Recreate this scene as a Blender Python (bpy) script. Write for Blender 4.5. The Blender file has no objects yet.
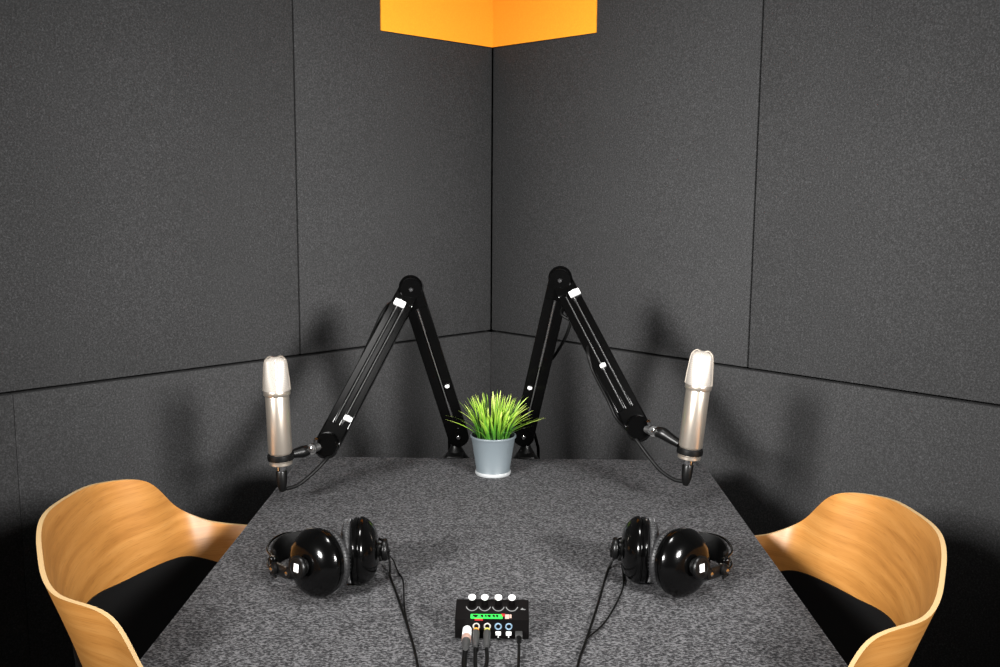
import bpy, bmesh, math, random
import numpy as np
from mathutils import Vector as V, Matrix
random.seed(7)
COL = bpy.context.scene.collection
PI = math.pi

# ------------------------------------------------------------------ helpers
def link(o): COL.objects.link(o); return o

def thing(name, label, cat, loc, rotz=0, group=None):
    o = link(bpy.data.objects.new(name, None))
    o.location = loc; o.rotation_euler = (0, 0, rotz); o.empty_display_size = .05
    o['label'] = label; o['category'] = cat
    if group: o['group'] = group
    return o

def obj(name, bm, mats, parent=None, origin=(0, 0, 0), smooth=35, label=None):
    """one mesh object; verts given in world metres, moved so that `origin` is the object's zero"""
    bmesh.ops.recalc_face_normals(bm, faces=bm.faces)
    me = bpy.data.meshes.new(name)
    for v in bm.verts: v.co -= V(origin)
    bm.to_mesh(me); bm.free()
    for m in (mats if isinstance(mats, (list, tuple)) else [mats]): me.materials.append(m)
    if smooth:
        me.shade_smooth()
        me.set_sharp_from_angle(angle=math.radians(smooth))
    o = link(bpy.data.objects.new(name, me))
    if parent is None: o.location = origin
    else: o.parent = parent
    if label: o['label'] = label
    return o

def new(): return bmesh.new()

def frame(o, z, x=None):
    z = V(z).normalized()
    x = V(x) if x is not None else (V((1, 0, 0)) if abs(z.x) < .9 else V((0, 1, 0)))
    y = z.cross(x).normalized(); x = y.cross(z).normalized()
    m = Matrix((x, y, z)).transposed().to_4x4(); m.translation = V(o)
    return m

def lathe(bm, prof, M=None, seg=32, mi=0, sx=None):
    """prof: list of (r, z); sx: optional function z-> (sx, sy)"""
    M = M or Matrix()
    rings = []
    for r, z in prof:
        if r < 1e-6: rings.append([bm.verts.new(M @ V((0, 0, z)))]); continue
        a, b = sx(z) if sx else (1, 1)
        rings.append([bm.verts.new(M @ V((r*a*math.cos(2*PI*i/seg), r*b*math.sin(2*PI*i/seg), z))) for i in range(seg)])
    for A, B in zip(rings, rings[1:]):
        for i in range(seg):
            j = (i+1) % seg
            vs = [A[0], B[j], B[i]] if len(A) == 1 else ([A[i], A[j], B[0]] if len(B) == 1 else [A[i], A[j], B[j], B[i]])
            if len(A) == 1 and len(B) == 1: continue
            f = bm.faces.new(vs); f.material_index = mi
    for R in (rings[0], rings[-1]):
        if len(R) > 2: f = bm.faces.new(R); f.material_index = mi
    return bm

def box(bm, c, s, bev=0, M=None, seg=2, mi=0):
    M = M or Matrix()
    r = bmesh.ops.create_cube(bm, size=1)
    vs = r['verts']
    for v in vs: v.co = V((v.co.x*s[0]+c[0], v.co.y*s[1]+c[1], v.co.z*s[2]+c[2]))
    es = list({e for v in vs for e in v.link_edges})
    fs = list({f for v in vs for f in v.link_faces})
    if bev:
        rr = bmesh.ops.bevel(bm, geom=es, offset=bev, segments=seg, profile=.5, affect='EDGES')
        vs = list({v for f in rr['faces'] for v in f.verts} | {v for v in vs if v.is_valid})
        fs = list({f for v in vs for f in v.link_faces})
    for f in fs: f.material_index = mi
    for v in vs: v.co = M @ v.co
    return bm

def bar(bm, a, b, w, t, n, bev=.002, mi=0):
    """straight bar from a to b, width w across, thickness t along n"""
    a = V(a); b = V(b); d = b-a; L = d.length
    M = frame(a, d, d.cross(V(n)))
    return box(bm, (0, 0, L/2), (w, t, L), bev, M, 2, mi)

def catmull(P, k=8):
    P = [V(p) for p in P]; out = []
    Q = [P[0]*2-P[1]] + P + [P[-1]*2-P[-2]]
    for i in range(1, len(Q)-2):
        a, b, c, d = Q[i-1:i+3]
        for j in range(k):
            t = j/k
            out.append(.5*((2*b)+(c-a)*t+(2*a-5*b+4*c-d)*t*t+(3*b-a-3*c+d)*t**3))
    out.append(P[-1]); return out

def tube(bm, P, r, seg=10, k=8, mi=0, flat=None):
    """swept tube; flat=(w,t,up) sweeps a rectangle-ish strip instead"""
    pts = catmull(P, k) if k else [V(p) for p in P]
    n = len(pts); T = [(pts[min(i+1, n-1)]-pts[max(i-1, 0)]).normalized() for i in range(n)]
    up = V((0, 0, 1)) if abs(T[0].z) < .9 else V((1, 0, 0))
    x = T[0].cross(up).normalized(); rings = []
    for i in range(n):
        x = (x - T[i]*x.dot(T[i])).normalized(); y = T[i].cross(x)
        if flat:
            w, th, u = flat; yy = V(u); yy = (yy - T[i]*yy.dot(T[i])).normalized(); xx = T[i].cross(yy)
            c = [(-1, -.7), (-.6, -1), (.6, -1), (1, -.7), (1, .7), (.6, 1), (-.6, 1), (-1, .7)]
            rings.append([bm.verts.new(pts[i] + xx*(p*th/2) + yy*(q*w/2)) for p, q in c])
        else:
            rr = r(i/(n-1)) if callable(r) else r
            rings.append([bm.verts.new(pts[i] + (x*math.cos(2*PI*j/seg) + y*math.sin(2*PI*j/seg))*rr) for j in range(seg)])
    s = len(rings[0])
    for A, B in zip(rings, rings[1:]):
        for j in range(s):
            f = bm.faces.new([A[j], A[(j+1) % s], B[(j+1) % s], B[j]]); f.material_index = mi
    for R in (rings[0], rings[-1]):
        f = bm.faces.new(R); f.material_index = mi
    return bm

def torus(bm, M, R, r, r2=None, seg=40, s2=14, mi=0):
    r2 = r2 or r; g = []
    for i in range(seg):
        a = 2*PI*i/seg
        g.append([bm.verts.new(M @ V(((R+r*math.cos(2*PI*j/s2))*math.cos(a), (R+r*math.cos(2*PI*j/s2))*math.sin(a), r2*math.sin(2*PI*j/s2)))) for j in range(s2)])
    for i in range(seg):
        for j in range(s2):
            f = bm.faces.new([g[i][j], g[(i+1) % seg][j], g[(i+1) % seg][(j+1) % s2], g[i][(j+1) % s2]]); f.material_index = mi
    return bm

def prism(bm, poly, z0, z1, M=None, bev=0, mi=0):
    M = M or Matrix()
    a = [bm.verts.new((x, y, z0)) for x, y in poly]; b = [bm.verts.new((x, y, z1)) for x, y in poly]
    n = len(poly); fs = [bm.faces.new(a[::-1]), bm.faces.new(b)]
    for i in range(n): fs.append(bm.faces.new([a[i], a[(i+1) % n], b[(i+1) % n], b[i]]))
    vs = a+b
    if bev:
        es = list({e for f in fs[:2] for e in f.edges})
        rr = bmesh.ops.bevel(bm, geom=es, offset=bev, segments=2, profile=.5, affect='EDGES')
        vs = list({v for f in rr['faces'] for v in f.verts} | {v for v in vs if v.is_valid})
    for v in vs: v.co = M @ v.co
    for f in {f for v in vs for f in v.link_faces}: f.material_index = mi
    return bm

# ------------------------------------------------------------------ materials
def mat(name, col, rough=.5, metal=0, **kw):
    m = bpy.data.materials.new(name); m.use_nodes = True
    b = m.node_tree.nodes['Principled BSDF']
    b.inputs['Base Color'].default_value = (*col, 1); b.inputs['Roughness'].default_value = rough
    b.inputs['Metallic'].default_value = metal
    for k, v in kw.items(): b.inputs[k.replace('_', ' ')].default_value = v
    return m

def nodes(m): return m.node_tree.nodes, m.node_tree.links, m.node_tree.nodes['Principled BSDF']

def noise(N, L, vec, scale, detail=2, rough=.5):
    n = N.new('ShaderNodeTexNoise'); n.inputs['Scale'].default_value = scale
    n.inputs['Detail'].default_value = detail; n.inputs['Roughness'].default_value = rough
    L.new(vec, n.inputs['Vector']); return n

def ramp(N, L, fac, stops):
    r = N.new('ShaderNodeValToRGB'); L.new(fac, r.inputs[0])
    while len(r.color_ramp.elements) < len(stops): r.color_ramp.elements.new(.5)
    for e, (p, c) in zip(r.color_ramp.elements, stops):
        e.position = p; e.color = (*c, 1) if len(c) == 3 else c
    return r

def mix(N, L, fac, a, b, kind='MIX'):
    x = N.new('ShaderNodeMix'); x.data_type = 'RGBA'; x.blend_type = kind
    if isinstance(fac, (int, float)): x.inputs[0].default_value = fac
    else: L.new(fac, x.inputs[0])
    for s, v in ((6, a), (7, b)):
        if isinstance(v, tuple): x.inputs[s].default_value = (*v, 1)
        else: L.new(v, x.inputs[s])
    return x.outputs[2]

def felt(name, dark, mid, speck, scale, stretch=(1, 1, 1), bump=.15, lo=.36, hi=.66):
    m = mat(name, mid, .95); N, L, B = nodes(m)
    B.inputs['Specular IOR Level'].default_value = .12
    B.inputs['Sheen Weight'].default_value = .0
    tc = N.new('ShaderNodeTexCoord'); mp = N.new('ShaderNodeMapping'); mp.inputs['Scale'].default_value = stretch
    L.new(tc.outputs['Object'], mp.inputs[0]); vec = mp.outputs[0]
    a = noise(N, L, vec, scale, 3, .65)
    r = ramp(N, L, a.outputs[0], [(lo, dark), ((lo+hi)/2, mid), (hi, speck)])
    s = noise(N, L, vec, scale*.55, 2, .6)
    r2 = ramp(N, L, s.outputs[0], [(.66, (0, 0, 0)), (.74, (1, 1, 1))])
    c = mix(N, L, r2.outputs[0], r.outputs[0], speck)
    big = noise(N, L, vec, 3.0, 4, .6)
    r3 = ramp(N, L, big.outputs[0], [(.3, (.93, .93, .93)), (.7, (1.06, 1.06, 1.06))])
    c = mix(N, L, 1.0, c, r3.outputs[0], 'MULTIPLY')
    L.new(c, B.inputs['Base Color'])
    bp = N.new('ShaderNodeBump'); bp.inputs['Strength'].default_value = bump; bp.inputs['Distance'].default_value = .002
    L.new(a.outputs[0], bp.inputs['Height']); L.new(bp.outputs[0], B.inputs['Normal'])
    return m

M_wall = felt('charcoal_felt', (0.02105, 0.02105, 0.02133), (0.03274, 0.03274, 0.03332), (0.05846, 0.05846, 0.06022), 330, lo=.32, hi=.72)
M_table = felt('heather_felt', (0.0154, 0.0154, 0.01656), (0.05544, 0.05467, 0.05698), (0.1463, 0.1448, 0.1502), 430, (.65, 1.1, 1), .1, lo=.41, hi=.60)
M_carpet = felt('dark_carpet', (.015, .015, .015), (.025, .025, .025), (.045, .045, .045), 250)
M_struct = mat('grey_wall_lining', (.12, .12, .12), .95)
M_ceil = mat('ceiling_paint', (.45, .45, .45), .9)
M_orange = mat('orange_felt', (.97, .36, .012), .9)
N, L, B = nodes(M_orange)
tc = N.new('ShaderNodeTexCoord'); nz = noise(N, L, tc.outputs['Object'], 260, 3)
L.new(ramp(N, L, nz.outputs[0], [(.3, (.92, .335, .011)), (.7, (1, .375, .0135))]).outputs[0], B.inputs['Base Color'])

def wood(name, a, b, c, rough=.46):
    m = mat(name, b, rough); N, L, B = nodes(m)
    uv = N.new('ShaderNodeUVMap'); mp = N.new('ShaderNodeMapping'); mp.inputs['Scale'].default_value = (3.2, 60, 1)
    L.new(uv.outputs[0], mp.inputs[0])
    n1 = noise(N, L, mp.outputs[0], 1.0, 5, .6)
    mp2 = N.new('ShaderNodeMapping'); mp2.inputs['Scale'].default_value = (1.2, 11, 1); L.new(uv.outputs[0], mp2.inputs[0])
    n2 = noise(N, L, mp2.outputs[0], 1.0, 2, .5)
    mp3 = N.new('ShaderNodeMapping'); mp3.inputs['Scale'].default_value = (25, 700, 1); L.new(uv.outputs[0], mp3.inputs[0])
    n3 = noise(N, L, mp3.outputs[0], 1.0, 1, .5)
    r1 = ramp(N, L, n1.outputs[0], [(.30, a), (.5, b), (.72, c)])
    r2 = ramp(N, L, n2.outputs[0], [(.35, (.92, .9, .87)), (.65, (1.04, 1.04, 1.04))])
    r3 = ramp(N, L, n3.outputs[0], [(.30, (.72, .68, .6)), (.42, (1, 1, 1))])
    x = mix(N, L, 1.0, r1.outputs[0], r2.outputs[0], 'MULTIPLY')
    x = mix(N, L, .7, x, r3.outputs[0], 'MULTIPLY')
    L.new(x, B.inputs['Base Color'])
    B.inputs['Coat Weight'].default_value = .05; B.inputs['Coat Roughness'].default_value = .3
    return m
M_wood = wood('oak_veneer', (0.3388, 0.1386, 0.02772), (0.4312, 0.1887, 0.04235), (0.5082, 0.2426, 0.06545))
M_edge = mat('plywood_edge', (0.5698, 0.385, 0.1848), .5)

M_gloss = mat('black_gloss', (.0012, .0012, .0012), .14, 0, Specular_IOR_Level=.32)
M_arm = mat('black_lacquer', (.0012, .0012, .0012), .12, 0, Specular_IOR_Level=.16)
M_clip = mat('silver_clip', (.85, .85, .85), .4, .3)
M_glint = mat('glint_rod_metal', (.30, .30, .30), .25, .9)  # pale metal of the added highlight lines on the boom arms
M_black = mat('black_satin', (.002, .002, .002), .36, 0, Specular_IOR_Level=.3)
M_matte = mat('black_rubber', (.003, .003, .003), .7, 0, Specular_IOR_Level=.25)
M_leather = mat('black_leather', (.018, .018, .019), .45)
M_cush = mat('black_upholstery', (.003, .003, .0032), .8, 0, Specular_IOR_Level=.2)
M_cham = mat('champagne_metal', (.60, .53, .45), .30, .88)
M_chrome = mat('chrome', (.8, .8, .8), .15, 1)
M_steel = mat('dark_steel', (.12, .12, .12), .3, .8)
M_pot = mat('grey_enamel', (0.09687, 0.1162, 0.1283), .42)
M_potb = mat('pale_enamel', (0.2772, 0.2883, 0.2938), .4)
M_soil = mat('soil', (.03, .022, .015), .95)
M_white = mat('white_plastic', (.85, .85, .85), .35)
M_cable = mat('black_cable', (.002, .002, .002), .5, 0, Specular_IOR_Level=.15)
M_case = mat('black_powder_coat', (.0018, .0014, .0014), .5, 0, Specular_IOR_Level=.1)
M_greyp = mat('grey_boot', (.035, .035, .035), .5)
M_gold = mat('gold_tip', (.75, .45, .12), .3, .8)
M_yellow = mat('yellow_ring', (.65, .6, .08), .5)
M_orng = mat('orange_ring', (.8, .3, .03), .5)
M_red = mat('red_plastic', (.28, .008, .008), .4)
M_ring = mat('printed_ring', (.32, .31, .29), .5)
M_scale = mat('printed_scale', (.13, .13, .13), .5)
M_blue = mat('blue_ring', (.14, .22, .30), .5)
M_copper = mat('copper_sleeve', (.75, .50, .42), .35, .6)
M_green = mat('green_display', (.02, .5, .05), .3)
N, L, B = nodes(M_green); B.inputs['Emission Color'].default_value = (.03, .75, .08, 1); B.inputs['Emission Strength'].default_value = .45
# microphone grille: fine woven wire
M_grille = mat('champagne_grille', (.6, .55, .5), .5, .15); N, L, B = nodes(M_grille)
tc = N.new('ShaderNodeTexCoord'); ck = N.new('ShaderNodeTexChecker'); ck.inputs['Scale'].default_value = 900
L.new(tc.outputs['Object'], ck.inputs[0]); ck.inputs[1].default_value = (.29, .265, .235, 1); ck.inputs[2].default_value = (.20, .18, .16, 1)
L.new(ck.outputs[0], B.inputs['Base Color'])
# leaves: dark feet paint in the shade inside the tuft, yellow tips are own colour
M_leaf = mat('grass_blade', (.2, .45, .03), .42); N, L, B = nodes(M_leaf)
at = N.new('ShaderNodeAttribute'); at.attribute_name = 'tone'
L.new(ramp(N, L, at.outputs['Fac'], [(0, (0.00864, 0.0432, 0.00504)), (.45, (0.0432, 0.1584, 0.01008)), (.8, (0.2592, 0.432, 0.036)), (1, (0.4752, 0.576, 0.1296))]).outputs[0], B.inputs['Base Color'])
B.inputs['Subsurface Weight'].default_value = .0; B.inputs['Specular IOR Level'].default_value = .6

# ------------------------------------------------------------------ room
KX, KY = -.0338, 2.6                     # the corner the table points at
WA = .7912
DL = V((-math.cos(WA), -math.sin(WA), 0)); DR = V((math.sin(WA), -math.cos(WA), 0))
K0 = V((KX, KY, 0)); IN = (DL+DR).normalized()          # into the room
NL = DR.copy(); NR = DL.copy()                           # inward normals of left / right wall
PT = .03; H = 2.5; SIDE = 4.6
KC = K0 - (NL+NR)*PT                      # corner of the structural walls, behind the panels

def slab(name, p, d, n, s0, s1, z0, z1, t, m, bev=0, **kw):
    """upright slab on the line p+d*s, front face on that line, thickness t away from the room"""
    bm = new(); M = Matrix((d, -n, V((0, 0, 1)))).transposed().to_4x4(); M.translation = p
    box(bm, ((s0+s1)/2, t/2, (z0+z1)/2), (s1-s0, t, z1-z0), bev, M, 2)
    c = p + d*((s0+s1)/2)
    return obj(name, bm, m, None, (c.x, c.y, z0), **kw)

def structure(o): o['kind'] = 'structure'; return o
structure(slab('wall_left', KC, DL, NL, -.1, SIDE+.1, 0, H, .1, M_wall, smooth=0))
structure(slab('wall_right', KC, DR, NR, 0, SIDE+.1, 0, H, .1, M_wall, smooth=0))
structure(slab('wall_rear_right', KC+DR*SIDE, DL, -DR, 0, SIDE, 0, H, .1, M_struct, smooth=0))
structure(slab('wall_rear_left', KC+DL*SIDE, DR, -DL, 0, SIDE+.1, 0, H, .1, M_struct, smooth=0))
def diamond(z0, z1, e=.1):
    P = [KC-(DL+DR)*e, KC+DL*(SIDE+e)-DR*e, KC+(DL+DR)*(SIDE+e), KC+DR*(SIDE+e)-DL*e]
    return prism(new(), [(p.x, p.y) for p in P], z0, z1)
structure(obj('floor', diamond(-.1, 0), M_carpet, smooth=0))
structure(obj('ceiling', diamond(H, H+.1), M_ceil, smooth=0))

ZS, ZO = .9111, 1.6529
SL, SR = .601, .782
G = .0018
def panel(side, s0, s1, z0, z1, label, ga=G, gb=G, gt=G, bv=.002):
    d, n = (DL, NL) if side == 'l' else (DR, NR)
    o = slab('acoustic_panel', K0, d, n, s0+ga, s1-gb, z0+G, z1-gt, PT-.001, M_wall, bv, smooth=30)
    o['label'] = label; o['category'] = 'wall panel'; o['group'] = 'charcoal felt acoustic panels on the walls'
    return o
panel('l', .0, SL, ZS, 2.11, 'charcoal felt upper wall panel just left of the room corner')
panel('l', SL, 2.40, ZS, 2.11, 'large charcoal felt upper wall panel above the left chair')
panel('l', .0, 1.216, .012, ZS, 'charcoal felt lower wall panel behind the left microphone and chair', 0, .0003, .004, .0008)
panel('l', 1.216, 2.4, .012, ZS, 'sliver of charcoal felt lower wall panel at the left edge of the photo', .0003, 0, .004, .0008)
panel('r', .0, SR, ZS, 2.11, 'charcoal felt upper wall panel just right of the room corner')
panel('r', SR, 2.60, ZS, 2.11, 'large charcoal felt upper wall panel above the right chair')
panel('r', .0, 2.60, .012, ZS, 'charcoal felt lower wall panel behind the right microphone and chair', 0, 0, .004, .0008)
# orange folded panel high in the corner
bm = new(); t = .004
def kp(a, b): p = K0 + DL*a + DR*b; return (p.x, p.y)
prism(bm, [kp(.0005, .0005), kp(.365, .0005), kp(.365, t), kp(t, t), kp(t, .348), kp(.0005, .348)], ZO-.004, 2.11, None, .0012)
o = obj('corner_panel', bm, M_orange, None, (KX, KY-.01, ZO), 30)
o['label'] = 'bright orange folded felt panel high up in the room corner'; o['category'] = 'wall panel'

# ------------------------------------------------------------------ table
TX, TY0, TY1, TZ = .4, .32, 1.90, .75
def rrect(x0, y0, x1, y1, rs, n=8):
    out = []
    for (cx, cy, a0, r) in ((x1-rs[0], y0+rs[0], -90, rs[0]), (x1-rs[1], y1-rs[1], 0, rs[1]), (x0+rs[2], y1-rs[2], 90, rs[2]), (x0+rs[3], y0+rs[3], 180, rs[3])):
        for i in range(n+1):
            a = math.radians(a0+90*i/n); out.append((cx+r*math.cos(a), cy+r*math.sin(a)))
    return out
tb = thing('table', 'long table covered in heathered grey felt in the middle of the booth', 'table', (0, 1.1, 0))
O = (0, 1.1, 0)
obj('tabletop', prism(new(), rrect(-TX, TY0, TX, TY1, (.03, .03, .03, .03)), TZ-.022, TZ, None, .003), M_table, tb, O)
obj('apron', prism(new(), rrect(-.20, TY0+.1, .20, TY1-.14, (.01,)*4, 2), TZ-.08, TZ-.022), M_matte, tb, O)
for x in (-.29, .29):
    for y in (TY0+.14, TY1-.18):
        bm = new(); lathe(bm, [(.016, 0), (.018, .004), (.024, .66)], Matrix.Translation((x, y, 0)), 20)
        obj('leg', bm, M_matte, tb, O)

# ------------------------------------------------------------------ chairs
CHP = [(-.2058, 0, .8518), (-.1932, .107, .8447), (-.1633, .2122, .832), (-.0989, .2633, .8159), (-.0563, .308, .7566), (-.0144, .3143, .7292), (.0163, .3129, .7196), (.0591, .2994, .7160), (.102, .279, .7130)]
CHK = [.2233, .2698, .2812, .2875, .2937]
CHZ = [.7108, .6881, .6804, .6618, .6399]
def spline(P, u):
    """half outline of the chair shell, u in 0..len(P)-1, mirrored about y=0 at the start"""
    Q = [V((P[1][0], -P[1][1], P[1][2]))] + [V(p) for p in P] + [V(P[-1])*2-V(P[-2])]
    i = min(int(u), len(P)-2); t = u-i; a, b, c, d = Q[i:i+4]
    return .5*((2*b)+(c-a)*t+(2*a-5*b+4*c-d)*t*t+(3*b-a-3*c+d)*t**3)
def chair(label, loc, rz):
    root = thing('armchair', label, 'chair', loc, rz, 'bentwood armchairs at the table')
    NS, NV, TH, UM = 160, 14, .0058, 8.0
    def plan(s):
        u = abs(s)*UM; p = spline(CHP, u); w = min(.9, UM-u+.05); a_, b_ = spline(CHP, min(UM, u+w)), spline(CHP, abs(u-w))
        if u < w: b_.y = -b_.y
        e = a_-b_
        n = V((e.y, -e.x, 0)).normalized()
        g = min(u/7, 1)*4; e2 = spline([(a, b, 0) for a, b in zip(CHK, CHZ)], g) if g > 1 else None
        if e2 is None:
            t = g; f = lambda A: .5*(2*A[0]+(2*A[0]-2*A[0]-0)*t+(2*A[1]-5*A[0]+4*A[1]-A[2])*t*t+(3*A[0]-A[1]-3*A[1]+A[2])*t**3); k, q = f(CHK), f(CHZ)
        else: k, q = e2.x, e2.y
        low = q; top = p.z; r = max(0, (u-7.35)/.65); mid = (top+low)/2; hh = (top-low)/2*math.sqrt(max(0, 1-r*r*.85))
        sg = 1 if s >= 0 else -1
        sm = V((0, 0, 0)); N_ = 13
        for c in range(N_):
            uu = u + min(1.1, UM-u)*(2*c/(N_-1)-1); q_ = spline(CHP, abs(uu)); sm += V((q_.x, q_.y if uu >= 0 else -q_.y, 0))/N_
        return p.x, sg*p.y, top, low, mid+hh, mid-hh, V((n.x, sg*n.y, 0)), k, V((sm.x-p.x, sg*(sm.y-p.y), 0))
    bm = new(); uvl = bm.loops.layers.uv.new('UVMap'); UV = {}
    grid = {}
    arc = 0; prev = None
    for i in range(NS+1):
        s = -1+2*i/NS; X, Y, T0, L0, T, Lw, n, k, dv = plan(s)
        if prev is not None: arc += (V((X, Y))-prev).length
        prev = V((X, Y))
        for j in range(NV+1):
            z = Lw+(T-Lw)*j/NV
            base = V((X, Y, z))+n*k*(T0-z)+dv*((T0-z)/(T0-L0))
            for side in (0, 1):
                v = bm.verts.new(base + n*(TH*(.5-side)))          # 0 = inner face, 1 = outer face
                grid[i, j, side] = v; UV[v] = (arc, z)
    def face(vs, mi):
        f = bm.faces.new(vs); f.material_index = mi
        for l in f.loops: l[uvl].uv = UV[l.vert]
    for i in range(NS):
        for j in range(NV):
            for side in (0, 1): face([grid[i, j, side], grid[i+1, j, side], grid[i+1, j+1, side], grid[i, j+1, side]], 0)
        for j in (0, NV): face([grid[i, j, 0], grid[i+1, j, 0], grid[i+1, j, 1], grid[i, j, 1]], 1)
    for i in (0, NS):
        for j in range(NV): face([grid[i, j, 0], grid[i, j+1, 0], grid[i, j+1, 1], grid[i, j, 1]], 1)
    obj('backrest', bm, [M_wood, M_edge], root, smooth=40, label='bent plywood backrest and arms with pale edge')
    # upholstered bucket that drops from the band to the seat
    bm = new(); rows = []
    ZT = [(0, 1.0), (.12, .985), (.3, .95), (.55, .88), (.8, .78), (1, .66)]
    for i in range(NS+1):
        s = -.88+1.76*i/NS; X, Y, T0, L0, T, Lw, n, k, dv = plan(s)
        b = V((X, Y, 0))+n*(k*(T0-Lw))+dv; r = []
        for side in (0, 1):
            for t, sc in (ZT if side == 0 else ZT[::-1]):
                z = Lw+.004-(Lw-.45)*t
                r.append(bm.verts.new(V((b.x*sc, b.y*sc, z)) + n*(.0045 if side == 0 else -.0075)))
        rows.append(r)
    m_ = len(rows[0])
    for a, b in zip(rows, rows[1:]):
        for j in range(m_): bm.faces.new([a[j], a[(j+1) % m_], b[(j+1) % m_], b[j]])
    for r in (rows[0], rows[-1]): bm.faces.new(r)
    obj('seat_shell', bm, M_cush, root, smooth=50)
    bm = new(); P = rrect(-.14, -.205, .20, .205, (.07, .07, .10, .10))
    prism(bm, P, .430, .482, None, .014)
    obj('seat', bm, M_cush, root, smooth=50)
    obj('seat_frame', prism(new(), rrect(-.11, -.18, .17, .18, (.05,)*4), .415, .430), M_black, root)
    for sx, sy in ((1, 1), (1, -1), (-1, 1), (-1, -1)):
        bm = new(); tube(bm, [(.11*sx+.03, .15*sy, .425), (.16*sx+.03, .19*sy, 0)], lambda t: .015-.005*t, 16, 1)
        obj('leg', bm, M_black, root)
    return root
chair('light oak bentwood armchair with black seat, left of the table', (-.3963, 1.2823, 0), .2897)
chair('light oak bentwood armchair with black seat, right of the table', (.3627, 1.2436, 0), 2.8839)

# ------------------------------------------------------------------ boom arms
def boom_arm(label, base, elbow, wrist, mount, mic_c, mic_r, mic_axis, clips, side):
    base, elbow, wrist, mount, mic_c = map(V, (base, elbow, wrist, mount, mic_c))
    O = (base.x, 1.94, .66)
    root = thing('boom_arm', label, 'microphone arm', O, 0, 'black boom arms clamped to the far table edge')
    F = V((0, -1, .15)).normalized()
    cx = base.x + side*.004
    # cone on a table-edge clamp
    bm = new(); lathe(bm, [(0, .775), (.008, .775), (.0085, .768), (.013, .760), (.020, .748), (.028, .738), (.030, .732), (.030, .727), (0, .727)], Matrix.Translation((cx, 1.94, 0)), 40)
    obj('mount_cone', bm, M_black, root, O)
    bm = new()
    box(bm, (cx, 1.920, .7525), (.032, .052, .003), .001)
    box(bm, (cx, 1.9095, .716), (.032, .014, .07), .002)
    box(bm, (cx, 1.93, .724), (.034, .05, .006), .001)
    box(bm, (cx, 1.885, .675), (.032, .06, .012), .002)
    cl = obj('clamp', bm, M_black, root, O)
    bm = new(); lathe(bm, [(0, .7185), (.013, .7185), (.013, .714), (.005, .714), (.005, .650), (.004, .640), (0, .640)], Matrix.Translation((cx, 1.875, 0)), 20)
    bar(bm, (cx-.022, 1.875, .646), (cx+.022, 1.875, .646), .006, .006, (0, 0, 1))
    obj('clamp_screw', bm, M_steel, cl, O)
    def seg(a, b, name, off):
        d = (b-a).normalized(); s = d.cross(F).normalized(); f = s.cross(d).normalized()
        if f.dot(F) < 0: f = -f
        a = a+f*off; b = b+f*off
        bm = new()
        three = name == 'upper_arm'
        if three:
            for q, wd in ((-.0145, .0130), (0, .0100), (.0145, .0130)): bar(bm, a+s*q+d*.012, b+s*q-d*.012, wd, .018, f, .0016)
        else:
            for q in (-1, 1): bar(bm, a+s*q*.0118+d*.012, b+s*q*.0118-d*.012, .0190, .018, f, .0018)
        for p, dd in ((a, d), (b, -d)):       # closed caps at both ends
            bar(bm, p+dd*.0, p+dd*.042, .0425, .021, f, .003)
            M = frame(p-f*.011, f); lathe(bm, [(0, 0), (.0200, 0), (.0213, .0015), (.0213, .0205), (.0200, .022), (0, .022)], M, 36)
        o = obj(name, bm, M_arm, root, O, 20)
        for q in ((-.0066, .0066) if three else (0,)):  # thin rods added in the gaps to imitate highlights between the bars
            bm = new(); tube(bm, [a+d*.045+s*q+f*.0075, b-d*.045+s*q+f*.0075], .0011, 8, 0)
            obj('glint_rod', bm, M_glint, o, O)
        return d, s, f, a, b, o
    d1, s1, f1, a1, b1, lo = seg(base, elbow, 'lower_arm', .008)
    d2, s2, f2, a2, b2, up = seg(elbow, wrist, 'upper_arm', -.008 if True else 0)
    for p, f, par in ((b1, f1, lo), (a1, f1, lo), (b2, f2, up)):
        bm = new(); M = frame(p+f*.011, f); lathe(bm, [(0, .0035), (.0032, .0035), (.0045, .002), (.0045, -.001), (0, -.001)], M, 16)
        obj('screw', bm, M_chrome, par, O)
    # joint barrel through the elbow, swivel at the foot
    bm = new(); M = frame(elbow-F*.024, F); lathe(bm, [(0, 0), (.0205, 0), (.0228, .002), (.0228, .032), (.0205, .034), (0, .042)], M, 40)
    obj('elbow_joint', bm, M_arm, root, O)
    bm = new(); M = frame(a1-f1*.024, f1); lathe(bm, [(0, 0), (.0175, 0), (.019, .002), (.019, .030), (.017, .032), (0, .032)], M, 40)
    lathe(bm, [(0, -.018), (.009, -.018), (.009, .012), (0, .012)], Matrix.Translation((cx, 1.94, base.z)), 20)
    obj('base_joint', bm, M_arm, root, O)
    bm = new(); M = frame(wrist-F*.021, F); lathe(bm, [(0, 0), (.0185, 0), (.0205, .002), (.0205, .034), (.0185, .036), (0, .036)], M, 40)
    obj('wrist_joint', bm, M_arm, root, O)
    for (w, t, q, sz) in clips:               # silver cable clips on the arms
        A, D, S, Fv = (a1, b1-a1, s1, f1) if w == 0 else (a2, b2-a2, s2, f2)
        p = A + D*t + S*(q if S.x > 0 else -q) + Fv*.0105
        bm = new(); M = frame(p, Fv, S); box(bm, (0, 0, .001), (sz, sz*.62, .0065), .0016, M)
        lathe(bm, [(0, .007), (sz*.28, .006), (sz*.28, 0), (0, 0)], M, 12)
        obj('cable_clip', bm, M_clip, lo if w == 0 else up, O)
    # microphone holder: swivel, thumb screw, yoke and ring
    dm = (mount-wrist).normalized(); end = mic_c + (mount-mic_c).normalized()*(mic_r+.003)
    bm = new(); tube(bm, [wrist+dm*.016, wrist+dm*.032], .0075, 16, 0)
    M = frame(wrist+dm*.030-F*.010, F); lathe(bm, [(0, 0), (.009, 0), (.009, .02), (0, .02)], M, 20)
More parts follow.
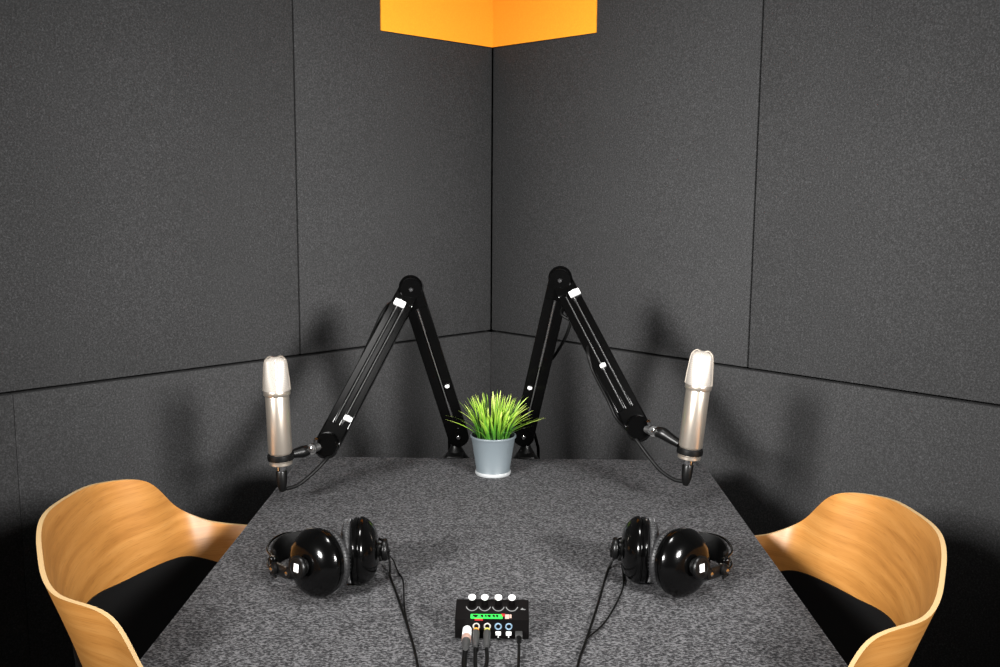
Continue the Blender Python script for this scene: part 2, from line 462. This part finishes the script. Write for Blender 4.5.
    sw = obj('swivel', bm, M_steel, root, O)
    bm = new(); M = frame(wrist+dm*.030+F*.009, F); lathe(bm, [(0, 0), (.0055, 0), (.0055, .006), (.003, .008), (0, .008)], M, 8)
    M = frame(wrist+dm*.022+V((0, -.004, .010)), V((-side*.3, -.4, 1))); lathe(bm, [(0, 0), (.0035, 0), (.0035, .008), (0, .008)], M, 8)
    obj('thumb_screw', bm, M_chrome, sw, O)
    bm = new(); tube(bm, [wrist+dm*.034, mount, mount.lerp(end, .5), end], lambda t: .0105-.0035*abs(t-.35)*1.5, 20, 6)
    M = frame(mic_c, mic_axis)
    rr = mic_r+.0005
    prof = [(rr, -.0045), (rr+.002, -.0045), (rr+.0024, 0), (rr+.002, .0045), (rr, .0045), (rr, -.0045)]
    rings = [[bm.verts.new(M @ V((r*math.cos(2*PI*i/48), r*math.sin(2*PI*i/48), z))) for i in range(48)] for r, z in prof[:-1]]
    for a in range(5):
        for i in range(48):
            bm.faces.new([rings[a][i], rings[a][(i+1) % 48], rings[(a+1) % 5][(i+1) % 48], rings[(a+1) % 5][i]])
    obj('mic_holder', bm, M_black, root, O)
    return dict(a1=a1, b1=b1, s1=s1, f1=f1, d1=d1, a2=a2, b2=b2, s2=s2, f2=f2, d2=d2)

def microphone(label, bot, top, yaw):
    bot, top = V(bot), V(top); ax = (top-bot).normalized()
    root = thing('condenser_microphone', label, 'microphone', bot, 0, 'champagne studio microphones on the arms')
    M = frame(bot, ax, V((math.cos(yaw), math.sin(yaw), 0))); O = bot
    L = (top-bot).length
    hb = L*.645
    bm = new(); lathe(bm, [(0, -.001), (.0175, -.001), (.0190, .0003), (.0190, .0045), (.0175, .006), (.0172, .0185), (.0192, .020), (.0198, .022), (.0198, hb-.002), (.0190, hb), (0, hb)], M, 48)
    body = obj('body', bm, M_cham, root, O)
    bm = new(); lathe(bm, [(.0171, .0068), (.0188, .0071), (.0190, .0125), (.0188, .0179), (.0171, .0182)], M, 48)
    obj('neck_ring', bm, M_matte, body, O)
    bm = new(); lathe(bm, [(0, hb), (.0208, hb), (.0220, hb+.002), (.0220, hb+.007), (.0214, hb+.009), (0, hb+.009)], M, 48)
    obj('collar', bm, M_cham, root, O)
    # wedge shaped grille head: round below, flattened towards the top, faceted
    bm = new(); NZ = 22; SEG = 48; rings = []
    h0, h1 = hb+.009, L
    for k in range(NZ+1):
        t = k/NZ; z = h0+(h1-h0)*t
        wx = .0217-.0050*t**1.4; wy = .0217-.0130*t
        if t > .86: q = (t-.86)/.14; c = math.sqrt(max(0, 1-q*q*.80)); wx *= c; wy *= c
        n = 2+1.6*t; r = []
        for i in range(SEG):
            a = 2*PI*i/SEG; ca, sa = math.cos(a), math.sin(a)
            x = wx*math.copysign(abs(ca)**(2/n), ca); y = wy*math.copysign(abs(sa)**(2/n), sa)
            zz = z + (.0032*(abs(x)/.0225)*t*t*(1 if t > .8 else 0) if False else 0)
            r.append(bm.verts.new(M @ V((x, y, zz))))
        rings.append(r)
    for a, b in zip(rings, rings[1:]):
        for i in range(SEG): bm.faces.new([a[i], a[(i+1) % SEG], b[(i+1) % SEG], b[i]])
    bm.faces.new(rings[0]); bm.faces.new(rings[-1])
    g = obj('grille', bm, M_grille, root, O, 50)
    # frame strap that runs over the head from side to side
    bm = new()
    P = []
    for t in [0, .2, .4, .6, .8, .92]:
        wx = .0217-.0050*t**1.4; 
        if t > .86: wx *= .93
        P.append((wx+.0004, h0+(h1-h0)*t))
    path = [M @ V((x, 0, z)) for x, z in P] + [M @ V((.0095, 0, h1+.0012)), M @ V((0, 0, h1-.0012)), M @ V((-.0095, 0, h1+.0012))] + [M @ V((-x, 0, z)) for x, z in P[::-1]]
    tube(bm, path, .001, 8, 5, flat=(.007, .002, M.to_3x3() @ V((0, 1, 0))))
    obj('head_frame', bm, M_cham, g, O, 50)
    # ridge down the front and back of the head
    for q in (-1, 1):
        bm = new(); path = []
        for t in [0, .25, .5, .75, .93]:
            wy = .0217-.0130*t
            path.append(M @ V((0, q*(wy+.0001)*(.96 if t > .9 else 1), h0+(h1-h0)*t)))
        tube(bm, path, .0009, 8, 4); obj('ridge', bm, M_cham, g, O, 50)
    bm = new(); lathe(bm, [(0, -.012), (.0075, -.012), (.0082, -.010), (.0082, 0), (0, 0)], M, 24)
    obj('xlr_socket', bm, M_chrome, root, O)
    return M

def cable(name, label, P, r, plug=None, group=None, mt=None, cat='cable', k=8):
    O = P[0]
    bm = new(); tube(bm, P, r, 10, k)
    if plug:
        t = thing(name, label, cat, O, 0, group)
        obj('cord', bm, mt or M_cable, t, O, 50)
        plug(t, O); return t
    o = obj(name, bm, mt or M_cable, None, O, 50); o['label'] = label; o['category'] = cat
    if group: o['group'] = group
    return o

def xlr_plug(bot, axis):
    def f(t, O):
        bm = new(); M = frame(V(bot), -V(axis))
        lathe(bm, [(0, .0), (.0090, .0), (.0095, .001), (.0090, .020), (.0070, .030), (.0045, .036), (0, .036)], M, 24)
        obj('connector', bm, M_black, t, O)
    return f

# left arm and microphone
mbL, mtL = V((-.3697, 1.60, .8198)), V((-.3751, 1.60, 1.0034))
axL = (mtL-mbL).normalized()
AL = boom_arm('black articulated boom arm on the left holding the left microphone', (-.0878, 1.94, .790), (-.1759, 1.88, 1.0955), (-.3025, 1.66, .8396),
              (-.338, 1.629, .834), mbL+axL*.0125, .0192, axL, [(1, .125, -.004, .022), (1, .84, .012, .015), (0, .35, .010, .009)], -1)
microphone('champagne condenser microphone upright at the left table edge', mbL, mtL, .25)
mbR, mtR = V((.3193, 1.60, .8369)), V((.3362, 1.60, 1.0195))
axR = (mtR-mbR).normalized()
AR = boom_arm('black articulated boom arm on the right holding the right microphone', (.0469, 1.94, .792), (.1121, 1.88, 1.1152), (.2403, 1.66, .8751),
              (.278, 1.629, .872), mbR+axR*.0125, .0192, axR, [(1, .135, .011, .021), (1, .61, -.005, .011), (0, .32, -.010, .009)], 1)
microphone('champagne condenser microphone leaning slightly at the right table edge', mbR, mtR, -.35)

def along(A, w, t, q, f):
    a, b, s, n = (A['a1'], A['b1'], A['s1'], A['f1']) if w == 0 else (A['a2'], A['b2'], A['s2'], A['f2'])
    return a+(b-a)*t+s*q+n*f
def outer(A, w, sgn):
    s = A['s1'] if w == 0 else A['s2']
    return 1 if s.x*sgn > 0 else -1
pl = mbL-axL*.0115
sq = outer(AL, 1, -1)
P = [pl-axL*.034, V((-.3644, 1.602, .7755)), V((-.343, 1.606, .7815)), V((-.3185, 1.622, .7999)), V((-.300, 1.640, .818)), V((-.2945, 1.672, .822)),
     along(AL, 1, .90, 0, -.024), along(AL, 1, .7, sq*.014, -.018), along(AL, 1, .35, sq*.024, -.010), along(AL, 1, .17, sq*.0255, -.002), along(AL, 1, .05, sq*.018, -.024), V((-.176, 1.922, 1.108)),
     V((-.160, 1.932, 1.06)), along(AL, 0, .6, 0, -.020), along(AL, 0, .3, 0, -.022), V((-.108, 1.965, .80)), V((-.1075, 1.975, .75)), V((-.105, 1.985, .60)), V((-.10, 1.99, .25)), V((-.08, 1.97, .006)), V((-.02, 1.9, .0055))]
cable('microphone_cable', 'thin black cable looping under the left microphone and up its arm', P, .0032, xlr_plug(pl, axL), 'microphone cables')
pr_ = mbR-axR*.0115
sq = outer(AR, 1, -1)
P = [pr_-axR*.034, V((.3110, 1.602, .7955)), V((.2963, 1.606, .7975)), V((.2736, 1.615, .8113)), V((.2511, 1.63, .8368)), V((.2324, 1.650, .8600)), along(AR, 1, .90, sq*.0245, -.006), along(AR, 1, .80, sq*.0245, .0), along(AR, 1, .60, sq*.0245, .0),
     along(AR, 1, .50, sq*.018, .0125), along(AR, 1, .35, sq*.0, -.021), along(AR, 1, .25, sq*.014, -.018), along(AR, 1, .17, sq*.027, -.014),
     V((.1346, 1.895, 1.0716)), V((.1359, 1.90, 1.0311)), V((.1273, 1.91, .9978)), V((.1105, 1.92, .964)), V((.0933, 1.935, .9379)), along(AR, 0, .40, 0, -.022), along(AR, 0, .2, 0, -.024), V((.067, 1.968, .795)), V((.074, 1.972, .765)), V((.078, 1.978, .735)), V((.08, 1.985, .6)), V((.08, 1.99, .25)), V((.06, 1.97, .006)), V((.02, 1.9, .0055))]
cable('microphone_cable', 'thin black cable looping under the right microphone and hanging from its elbow', P, .0032, xlr_plug(pr_, axR), 'microphone cables')

# ------------------------------------------------------------------ potted grass
PX, PY = -.0137, 1.795
pt = thing('potted_plant', 'artificial green grass in a small grey-blue metal pot at the far table end', 'plant', (PX, PY, TZ))
O = (PX, PY, TZ); M = Matrix.Translation(O)
bm = new(); lathe(bm, [(0, .0005), (.0310, .0005), (.0325, .002), (.0325, .0085), (.0318, .010), (.0412, .070), (.0418, .0715), (.0430, .0715), (.0436, .0735), (.0430, .0755), (.0412, .0755), (.0405, .073), (.0395, .064), (0, .064)], M, 64)
pot = obj('pot', bm, M_pot, pt, O, 50)
bm = new(); lathe(bm, [(.0320, .0002), (.0330, .0002), (.0338, .002), (.0338, .0052), (.0328, .0068), (.0320, .0068)], M, 64)
obj('base_band', bm, M_potb, pot, O, 50, label='pale band round the foot of the pot')
bm = new(); lathe(bm, [(0, .069), (.015, .070), (.030, .067), (.0398, .0655), (.0396, .0645), (0, .0645)], M, 32)
obj('soil', bm, M_soil, pt, O)
bm = new(); lay = bm.verts.layers.float.new('tone')
for i in range(196):
    a = random.uniform(0, 2*PI); r0 = .030*math.sqrt(random.random())
    lean = (.25+.75*r0/.030)*random.uniform(.3, 1.0)
    if i >= 170: r0 = .027; lean = random.uniform(1.0, 1.3)
    hgt = random.uniform(.052, .104)*(1-.20*lean); out = lean*random.uniform(.018, .075)
    aa = a+random.uniform(-.4, .4); wd = random.uniform(.0011, .0024); tone = random.uniform(-.18, .16)
    base = V((PX+r0*math.cos(a), PY+r0*math.sin(a), TZ+.066)); D = V((math.cos(aa), math.sin(aa), 0)); S = V((-D.y, D.x, 0))
    tw = random.uniform(-.9, .9); S = (S*math.cos(tw)+D*math.sin(tw)).normalized(); Nn = S.cross(V((0, 0, 1)))
    droop = random.uniform(0, .012)*lean; prevr = None; K = 8
    for k in range(K+1):
        t = k/K; p = base + D*out*t**1.7 + V((0, 0, hgt*(t-.12*lean*t*t)-droop*t**3))
        w = wd*(.75+.6*t)*(1-t**3)**.8+.00012
        row = [bm.verts.new(p-S*w), bm.verts.new(p+Nn*w*.45), bm.verts.new(p+S*w)]
        for v in row: v[lay] = max(0, min(1, .12+.85*t+tone))  # painted shade at the foot, yellower tip, random offset per blade
        if prevr:
            for q in (0, 1): bm.faces.new([prevr[q], prevr[q+1], row[q+1], row[q]])
        prevr = row
obj('foliage', bm, M_leaf, pt, O, 60)

# ------------------------------------------------------------------ headphones (right pair mirrors the left one)
def headphones(label, A, Bc, sx, arcpts, cab, cab2):
    def m(p): return V((p[0]*sx, p[1], p[2]))
    A, Bc = V(A), V(Bc)
    O = (((A+Bc)/2).x, ((A+Bc)/2).y, TZ)
    root = thing('headphones', label, 'headphones', O, 0, 'closed black headphones on the table')
    oa = m((-.60, -.79, .10)).normalized(); ob = m((.995, .05, .03)).normalized()
    for c, o_, nm in ((A, oa, 'A'), (Bc, ob, 'B')):
        M = frame(c, o_, V((0, 0, 1)))
        bm = new(); lathe(bm, [(0, -.004), (.040, -.004), (.0435, -.002), (.0445, .001), (.0445, .004), (.0430, .0048), (.0430, .0060), (.0452, .0068), (.0455, .0095), (.0440, .0125), (.0415, .0165), (.0360, .0220), (.0290, .0262), (.0200, .0288), (.0150, .0292), (0, .0292)], M, 64)
        cup = obj('ear_cup', bm, M_gloss, root, O, 40)
        bm = new(); torus(bm, frame(c-o_*.0100, o_, V((0, 0, 1))), .0320, .0108, .0078)
        for i in range(56):                       # gathered leather round the pad
            a = 2*PI*i/56; R = frame(c-o_*.0100, o_, V((0, 0, 1))) @ Matrix.Rotation(a, 4, 'Z')
            box(bm, (.0420, 0, 0), (.0024, .0012, .0085), .0003, R, 1)
        obj('ear_pad', bm, M_leather, root, O, 50, label='dark grey leather ear pad')
        bm = new(); lathe(bm, [(0, .0285), (.0115, .0288), (.0095, .0310), (.0095, .0335), (.0138, .0345), (.0150, .0360), (.0150, .0400), (.0136, .0418), (.0100, .0422), (.0090, .0410), (0, .0410)], M, 40)
        obj('hinge_knob', bm, M_black, cup, O, 40)
    kA = A+oa*.038; kB = Bc+ob*.036
    pts = [m(p) for p in arcpts]
    # pivot arm on the near cup, with two round bosses
    bm = new(); e1 = pts[0]; e2 = pts[1]
    tube(bm, [kA, kA.lerp(e1, .5)+oa*.002, e1, e2], .004, 8, 5, flat=(.015, .006, (0, 0, 1)))
    for p in (kA.lerp(e1, .75), e1.lerp(e2, .8)):
        lathe(bm, [(0, -.004), (.0078, -.004), (.0082, .004), (.006, .0065), (0, .0065)], frame(p+oa*.002, oa), 20)
    obj('yoke', bm, M_black, root, O, 40)
    for p in (kA.lerp(e1, .75), e1.lerp(e2, .8)):
        bm = new(); lathe(bm, [(0, .009), (.0028, .0085), (.0028, .006), (0, .006)], frame(p+oa*.002, oa), 12)
        obj('screw', bm, M_chrome, root, O)
    # far arm of the yoke
    bm = new(); tube(bm, [kB, kB.lerp(pts[-1], .5), pts[-1], pts[-2]], .004, 8, 5, flat=(.013, .005, (0, 0, 1)))
    obj('yoke', bm, M_black, root, O, 40)
    bm = new(); q9 = pts[1:]; h9 = [1]*(len(q9)-2)+[.4, 0]; tube(bm, [p+V((0, 0, .012*h)) for p, h in zip(q9, h9)], .0017, 8, 8); tube(bm, [p+V((0, 0, -.008*h)) for p, h in zip(q9, h9)], .0017, 8, 8)
    for p in (pts[1],): box(bm, p+V((0, 0, .002)), (.010, .010, .026), .003)
    obj('headband_frame', bm, M_gloss, root, O, 50)
    cen = sum(pts, V())/len(pts)
    bm = new(); tube(bm, [p.lerp(V((cen.x, cen.y, p.z)), .09)+V((0, 0, -.005)) for p in [pts[1].lerp(pts[2], .45)]+pts[2:-1]], .004, 8, 8, flat=(.038, .004, (0, 0, 1)))
    obj('head_strap', bm, M_matte, root, O, 50)
    # paper label on the near hinge
    bm = new(); q = oa.cross(V((0, 0, 1))).normalized(); M = frame(A+oa*.0426-q*(.002*sx), oa, V((0, 0, 1)))
    box(bm, (.0005, 0, 0), (.0105, .0085, .0008), .0002, M, 1)
    obj('sticker', bm, M_white, root, O, label='small white sticker on the hinge')
    bm = new(); tube(bm, cab, .0016, 8, 8); tube(bm, cab2, .0011, 8, 8)
    obj('cable', bm, M_cable, root, O, 50)
zc = TZ+.0022
arcL = [(-.268, 1.212, .783), (-.298, 1.245, .779), (-.316, 1.285, .778), (-.312, 1.330, .779), (-.284, 1.348, .779), (-.240, 1.338, .777), (-.192, 1.335, .777), (-.158, 1.318, .785), (-.148, 1.270, .790)]
cabL = [(-.160, 1.300, .785), (-.152, 1.315, .765), (-.149, 1.300, zc), (-.1471, 1.2848, zc), (-.1229, 1.1923, zc), (-.0971, 1.0877, zc), (-.0838, 1.0216, zc), (-.075, .95, zc), (-.09, .75, zc), (-.10, .45, zc), (-.10, .34, zc+.001), (-.10*.9, .335, zc)]
cabL2 = [(-.165, 1.315, .78), (-.150, 1.33, .76), (-.138, 1.30, zc), (-.1273, 1.2677, zc), (-.1143, 1.1711, zc), (-.0975, 1.0890, zc+.001)]
headphones('black closed-back headphones lying on the left side of the table', (-.2305, 1.2210, .7962), (-.1895, 1.2625, .7962), 1, arcL, cabL, cabL2)
cabR = [(.180, 1.305, .785), (.168, 1.330, .765), (.160, 1.325, zc), (.1541, 1.3038, zc), (.1322, 1.1989, zc), (.1085, 1.0927, zc), (.0949, 1.0328, zc), (.084, .95, zc), (.09, .75, zc), (.10, .45, zc), (.10, .34, zc+.001), (.10*.9, .335, zc)]
cabR2 = [(.185, 1.315, .78), (.178, 1.335, .76), (.176, 1.30, zc), (.168, 1.2416, zc), (.1376, 1.1482, zc), (.1085, 1.0935, zc+.001)]
dx, dy = .0095, .012
arcR = [(x-dx*1.0, y+dy, z) for x, y, z in arcL]
headphones('black closed-back headphones lying on the right side of the table', (.2410, 1.2350, .7962), (.2000, 1.2765, .7962), -1, arcR, cabR, cabR2)

# ------------------------------------------------------------------ mixer box
BX = -.003; W2 = .0440
yb, yf, zb_, zf = 1.129, 1.096, .7865, .7755
mx = thing('headphone_mixer', 'small black mixer box with four white knobs at the near table end', 'audio mixer', (BX, 1.115, TZ))
O = (BX, 1.115, TZ)
bm = new(); Mx = Matrix(((0, 0, 1, BX), (1, 0, 0, 0), (0, 1, 0, 0), (0, 0, 0, 1)))
prism(bm, [(yf, TZ+.002), (yb, TZ+.002), (yb, zb_), (yf, zf)], -W2, W2, Mx, .0012)
for x in (-.035, .035):
    for y in (yf+.007, yb-.007): lathe(bm, [(0, TZ), (.004, TZ), (.004, TZ+.003), (0, TZ+.003)], Matrix.Translation((BX+x, y, 0)), 12)
case = obj('case', bm, M_case, mx, O, 30)
nt = V((0, -(zb_-zf), (yb-yf))).normalized()           # normal of the sloping top
upv = V((0, yb-yf, zb_-zf)).normalized()
def top(x, t, h=0): return V((BX+x, yf+(yb-yf)*t, zf+(zb_-zf)*t))+nt*h
kx = [-.0243, -.0091, .0073, .0236]
for i, x in enumerate(kx):
    M = frame(top(x, .76), nt)
    bm = new(); lathe(bm, [(0, 0), (.0042, 0), (.0042, .004), (.0037, .0095), (0, .0095)], M, 24)
    k = obj('knob', bm, M_case, mx, O)
    bm = new(); lathe(bm, [(0, .0095), (.0042, .0095), (.0045, .0105), (.0042, .0118), (0, .0121)], M, 24)
    obj('knob_cap', bm, M_white, k, O)
    # printed scale arc round the knob
    bm = new(); M2 = frame(top(x, .70, .0003), nt, V((1, 0, 0)))
    n = 18; inn, ou = [], []
    for j in range(n+1):
        a = math.radians(195+150*j/n); 
        inn.append(bm.verts.new(M2 @ V((.0066*math.cos(a), .0090*math.sin(a), 0)))); ou.append(bm.verts.new(M2 @ V((.0078*math.cos(a), .0104*math.sin(a), 0))))
    for j in range(n): bm.faces.new([inn[j], inn[j+1], ou[j+1], ou[j]])
    obj('scale_ring', bm, M_scale, mx, O)
M = frame(top(-.0065, .12, .0), nt, V((1, 0, 0)))
bm = new(); box(bm, (0, .001, .0003), (.038, .0070, .0012), .0003, M, 1)
disp = obj('display', bm, M_green, mx, O)
bm = new()
for x, w in ((-.0135, .006), (-.0055, .003), (-.001, .002), (.003, .004), (.0085, .003), (.0125, .003)):
    box(bm, (x, .0014, .0010), (w, .0030, .0006), 0, M); box(bm, (x+.0006, .0004, .0010), (w*.5, .0035, .0006), 0, M)
obj('display_marks', bm, M_black, disp, O, 0)
bm = new(); box(bm, (-.009, -.0045, .0002), (.010, .0028, .0008), .0002, M, 1)
obj('red_mark', bm, M_red, mx, O)
bm = new(); box(bm, (.0195, .0035, .0003), (.0045, .0045, .0012), .0003, M, 1); box(bm, (.0245, .0010, .0003), (.0050, .0070, .0010), .0003, M, 1, 1)
box(bm, (.0285, .0015, .0003), (.0025, .0055, .0010), .0003, M, 1, 1)
obj('red_button', bm, [M_red, M_copper], mx, O)
bm = new(); M2 = frame(top(.0370, .52, .0003), nt, V((1, 0, 0)))
vs = [bm.verts.new(M2 @ (V(p)*.8)) for p in ((-.0035, -.0015, 0), (.0040, -.0015, 0), (.0040, -.0005, 0), (.0010, .0004, 0), (-.0010, .0030, 0), (-.0035, .0000, 0))]
bm.faces.new(vs); obj('printed_mark', bm, M_scale, mx, O)
jx = [-.0185, -.0055, .0075, .0200]
for i, x in enumerate(jx):
    M = frame((BX+x, yf, .7672), (0, -1, 0))
    bm = new(); torus(bm, M, .0035, .0009, .0009, 24, 8)
    s = obj('jack_socket', bm, M_ring if i < 2 else M_blue, mx, O)
    if i > 1:  # plain white blocks below the two right-hand sockets
        bm = new(); box(bm, (BX+x, yf-.0012, .7590), (.0065, .003, .0042), .0005); box(bm, (BX+x, yf-.001, .7548), (.0015, .002, .0015), .0002)
        obj('white_block', bm, M_white, s, O)
# plugs and leads into the box
def lead(label, x, body, pts, r=.0022):
    P = [V((BX+x, yf-.030, .7585))] + [V(p) for p in pts]
    t = thing('audio_cable', label, 'cable', (BX+x, yf-.015, TZ), 0, 'cables plugged into the mixer box')
    O2 = (BX+x, yf-.015, TZ)
    bm = new(); tube(bm, P, r, 10, 8); obj('cord', bm, M_cable, t, O2, 50)
    body(t, O2, x)
def jack(ringm):
    def f(t, O2, x):
        bm = new(); M = frame((BX+x, yf-.0012, .7630), (0, -1, -.10))
        lathe(bm, [(0, .004), (.0040, .004), (.0043, .006), (.0040, .026), (.0026, .036), (0, .036)], M, 20); p = obj('plug', bm, M_greyp, t, O2)
        bm = new(); lathe(bm, [(0, 0), (.0034, 0), (.0034, .005), (0, .005)], M, 20); obj('plug_ring', bm, ringm, p, O2)
    return f
def xlr(t, O2, x):
    bm = new(); M = frame((BX+x, yf-.0010, .7635), (0, -1, -.03))
    lathe(bm, [(0, 0), (.0051, 0), (.0054, .001), (.0054, .016), (.0048, .018), (0, .018)], M, 28); p = obj('plug', bm, M_white, t, O2)
    bm = new(); lathe(bm, [(0, .018), (.0052, .018), (.0056, .020), (.0052, .028), (0, .028)], M, 28); obj('plug_ring', bm, M_copper, p, O2)
    bm = new(); lathe(bm, [(0, .028), (.0050, .028), (.0044, .036), (.0030, .046), (0, .046)], M, 28); obj('boot', bm, M_greyp, p, O2)
def usb(t, O2, x):
    bm = new(); M = frame((BX+x, yf-.0010, .7600), (0, -1, -.05), (1, 0, 0))
    box(bm, (0, 0, .006), (.0085, .0055, .012), .001, M); p = obj('plug', bm, M_greyp, t, O2)
    bm = new(); lathe(bm, [(0, .012), (.0032, .012), (.0026, .022), (0, .022)], M, 16); obj('boot', bm, M_cable, p, O2)
lead('black cable with white and copper plug at the left of the mixer box', -.0292, xlr, [(-.0330, 1.030, .7540), (-.030, .97, zc+.001), (-.04, .75, zc), (-.05, .45, zc), (-.05, .34, zc+.001)], .0030)
lead('black cable with grey plug and orange ring in the mixer box', jx[0], jack(M_orng), [(-.0205, 1.035, .7530), (-.018, .97, zc), (-.02, .75, zc), (-.025, .45, zc), (-.025, .34, zc+.001)])
lead('black cable with grey plug and yellow ring in the mixer box', jx[1], jack(M_yellow), [(-.0075, 1.035, .7530), (-.011, 1.00, zc), (-.006, .95, zc), (.0, .75, zc), (0, .45, zc), (0, .34, zc+.001)])
lead('thin black power cable at the right of the mixer box', .0320, usb, [(.0285, 1.045, .7532), (.027, 1.00, zc), (.026, .95, zc), (.03, .75, zc), (.03, .45, zc), (.03, .34, zc+.001)], .0017)

# ------------------------------------------------------------------ light
def area(name, loc, target, size, power, col=(1, 1, 1), sy=None, spread=180):
    l = bpy.data.lights.new(name, 'AREA'); l.shape = 'RECTANGLE'; l.size = size; l.size_y = sy or size; l.energy = power; l.color = col; l.spread = math.radians(spread)
    o = link(bpy.data.objects.new(name, l)); o.location = loc
    o.rotation_euler = (V(target)-V(loc)).to_track_quat('-Z', 'Y').to_euler()
    return o
area('studio_lamp_left', (-2.0, -1.3, 2.24), (.48, 1.85, 1.18), .75, 20.5, (1, .985, .965), spread=33)
area('studio_lamp_right', (2.0, -1.3, 2.24), (-.32, 1.85, 1.18), .75, 19.5, (1, .985, .965), spread=33)
area('ceiling_lamp', (0, 1.02, 2.46), (0, .98, 0), .30, 3.7, (1, .99, .97), .40, spread=66)
w = bpy.data.worlds.new('World'); bpy.context.scene.world = w; w.use_nodes = True
w.node_tree.nodes['Background'].inputs[0].default_value = (.5, .5, .5, 1); w.node_tree.nodes['Background'].inputs[1].default_value = .1

# ------------------------------------------------------------------ camera
cam = bpy.data.cameras.new('Camera'); co = link(bpy.data.objects.new('Camera', cam))
pitch, yaw, roll = .142, .0092, .0069
fwd = V((-math.sin(yaw)*math.cos(pitch), math.cos(yaw)*math.cos(pitch), -math.sin(pitch))); rt = V((math.cos(yaw), math.sin(yaw), 0)); up = rt.cross(fwd)
r2 = rt*math.cos(roll)+up*math.sin(roll); u2 = up*math.cos(roll)-rt*math.sin(roll)
Mc = Matrix((r2, u2, -fwd)).transposed().to_4x4(); Mc.translation = V((.0143, 0, 1.2748)); co.matrix_world = Mc
cam.sensor_width = 36; cam.lens = 35.122; cam.clip_start = .02
sc = bpy.context.scene; sc.camera = co
sc.view_settings.view_transform = 'Standard'; sc.view_settings.look = 'None'; sc.view_settings.gamma = 1; sc.view_settings.use_curve_mapping = False
sc.view_settings.exposure = 0
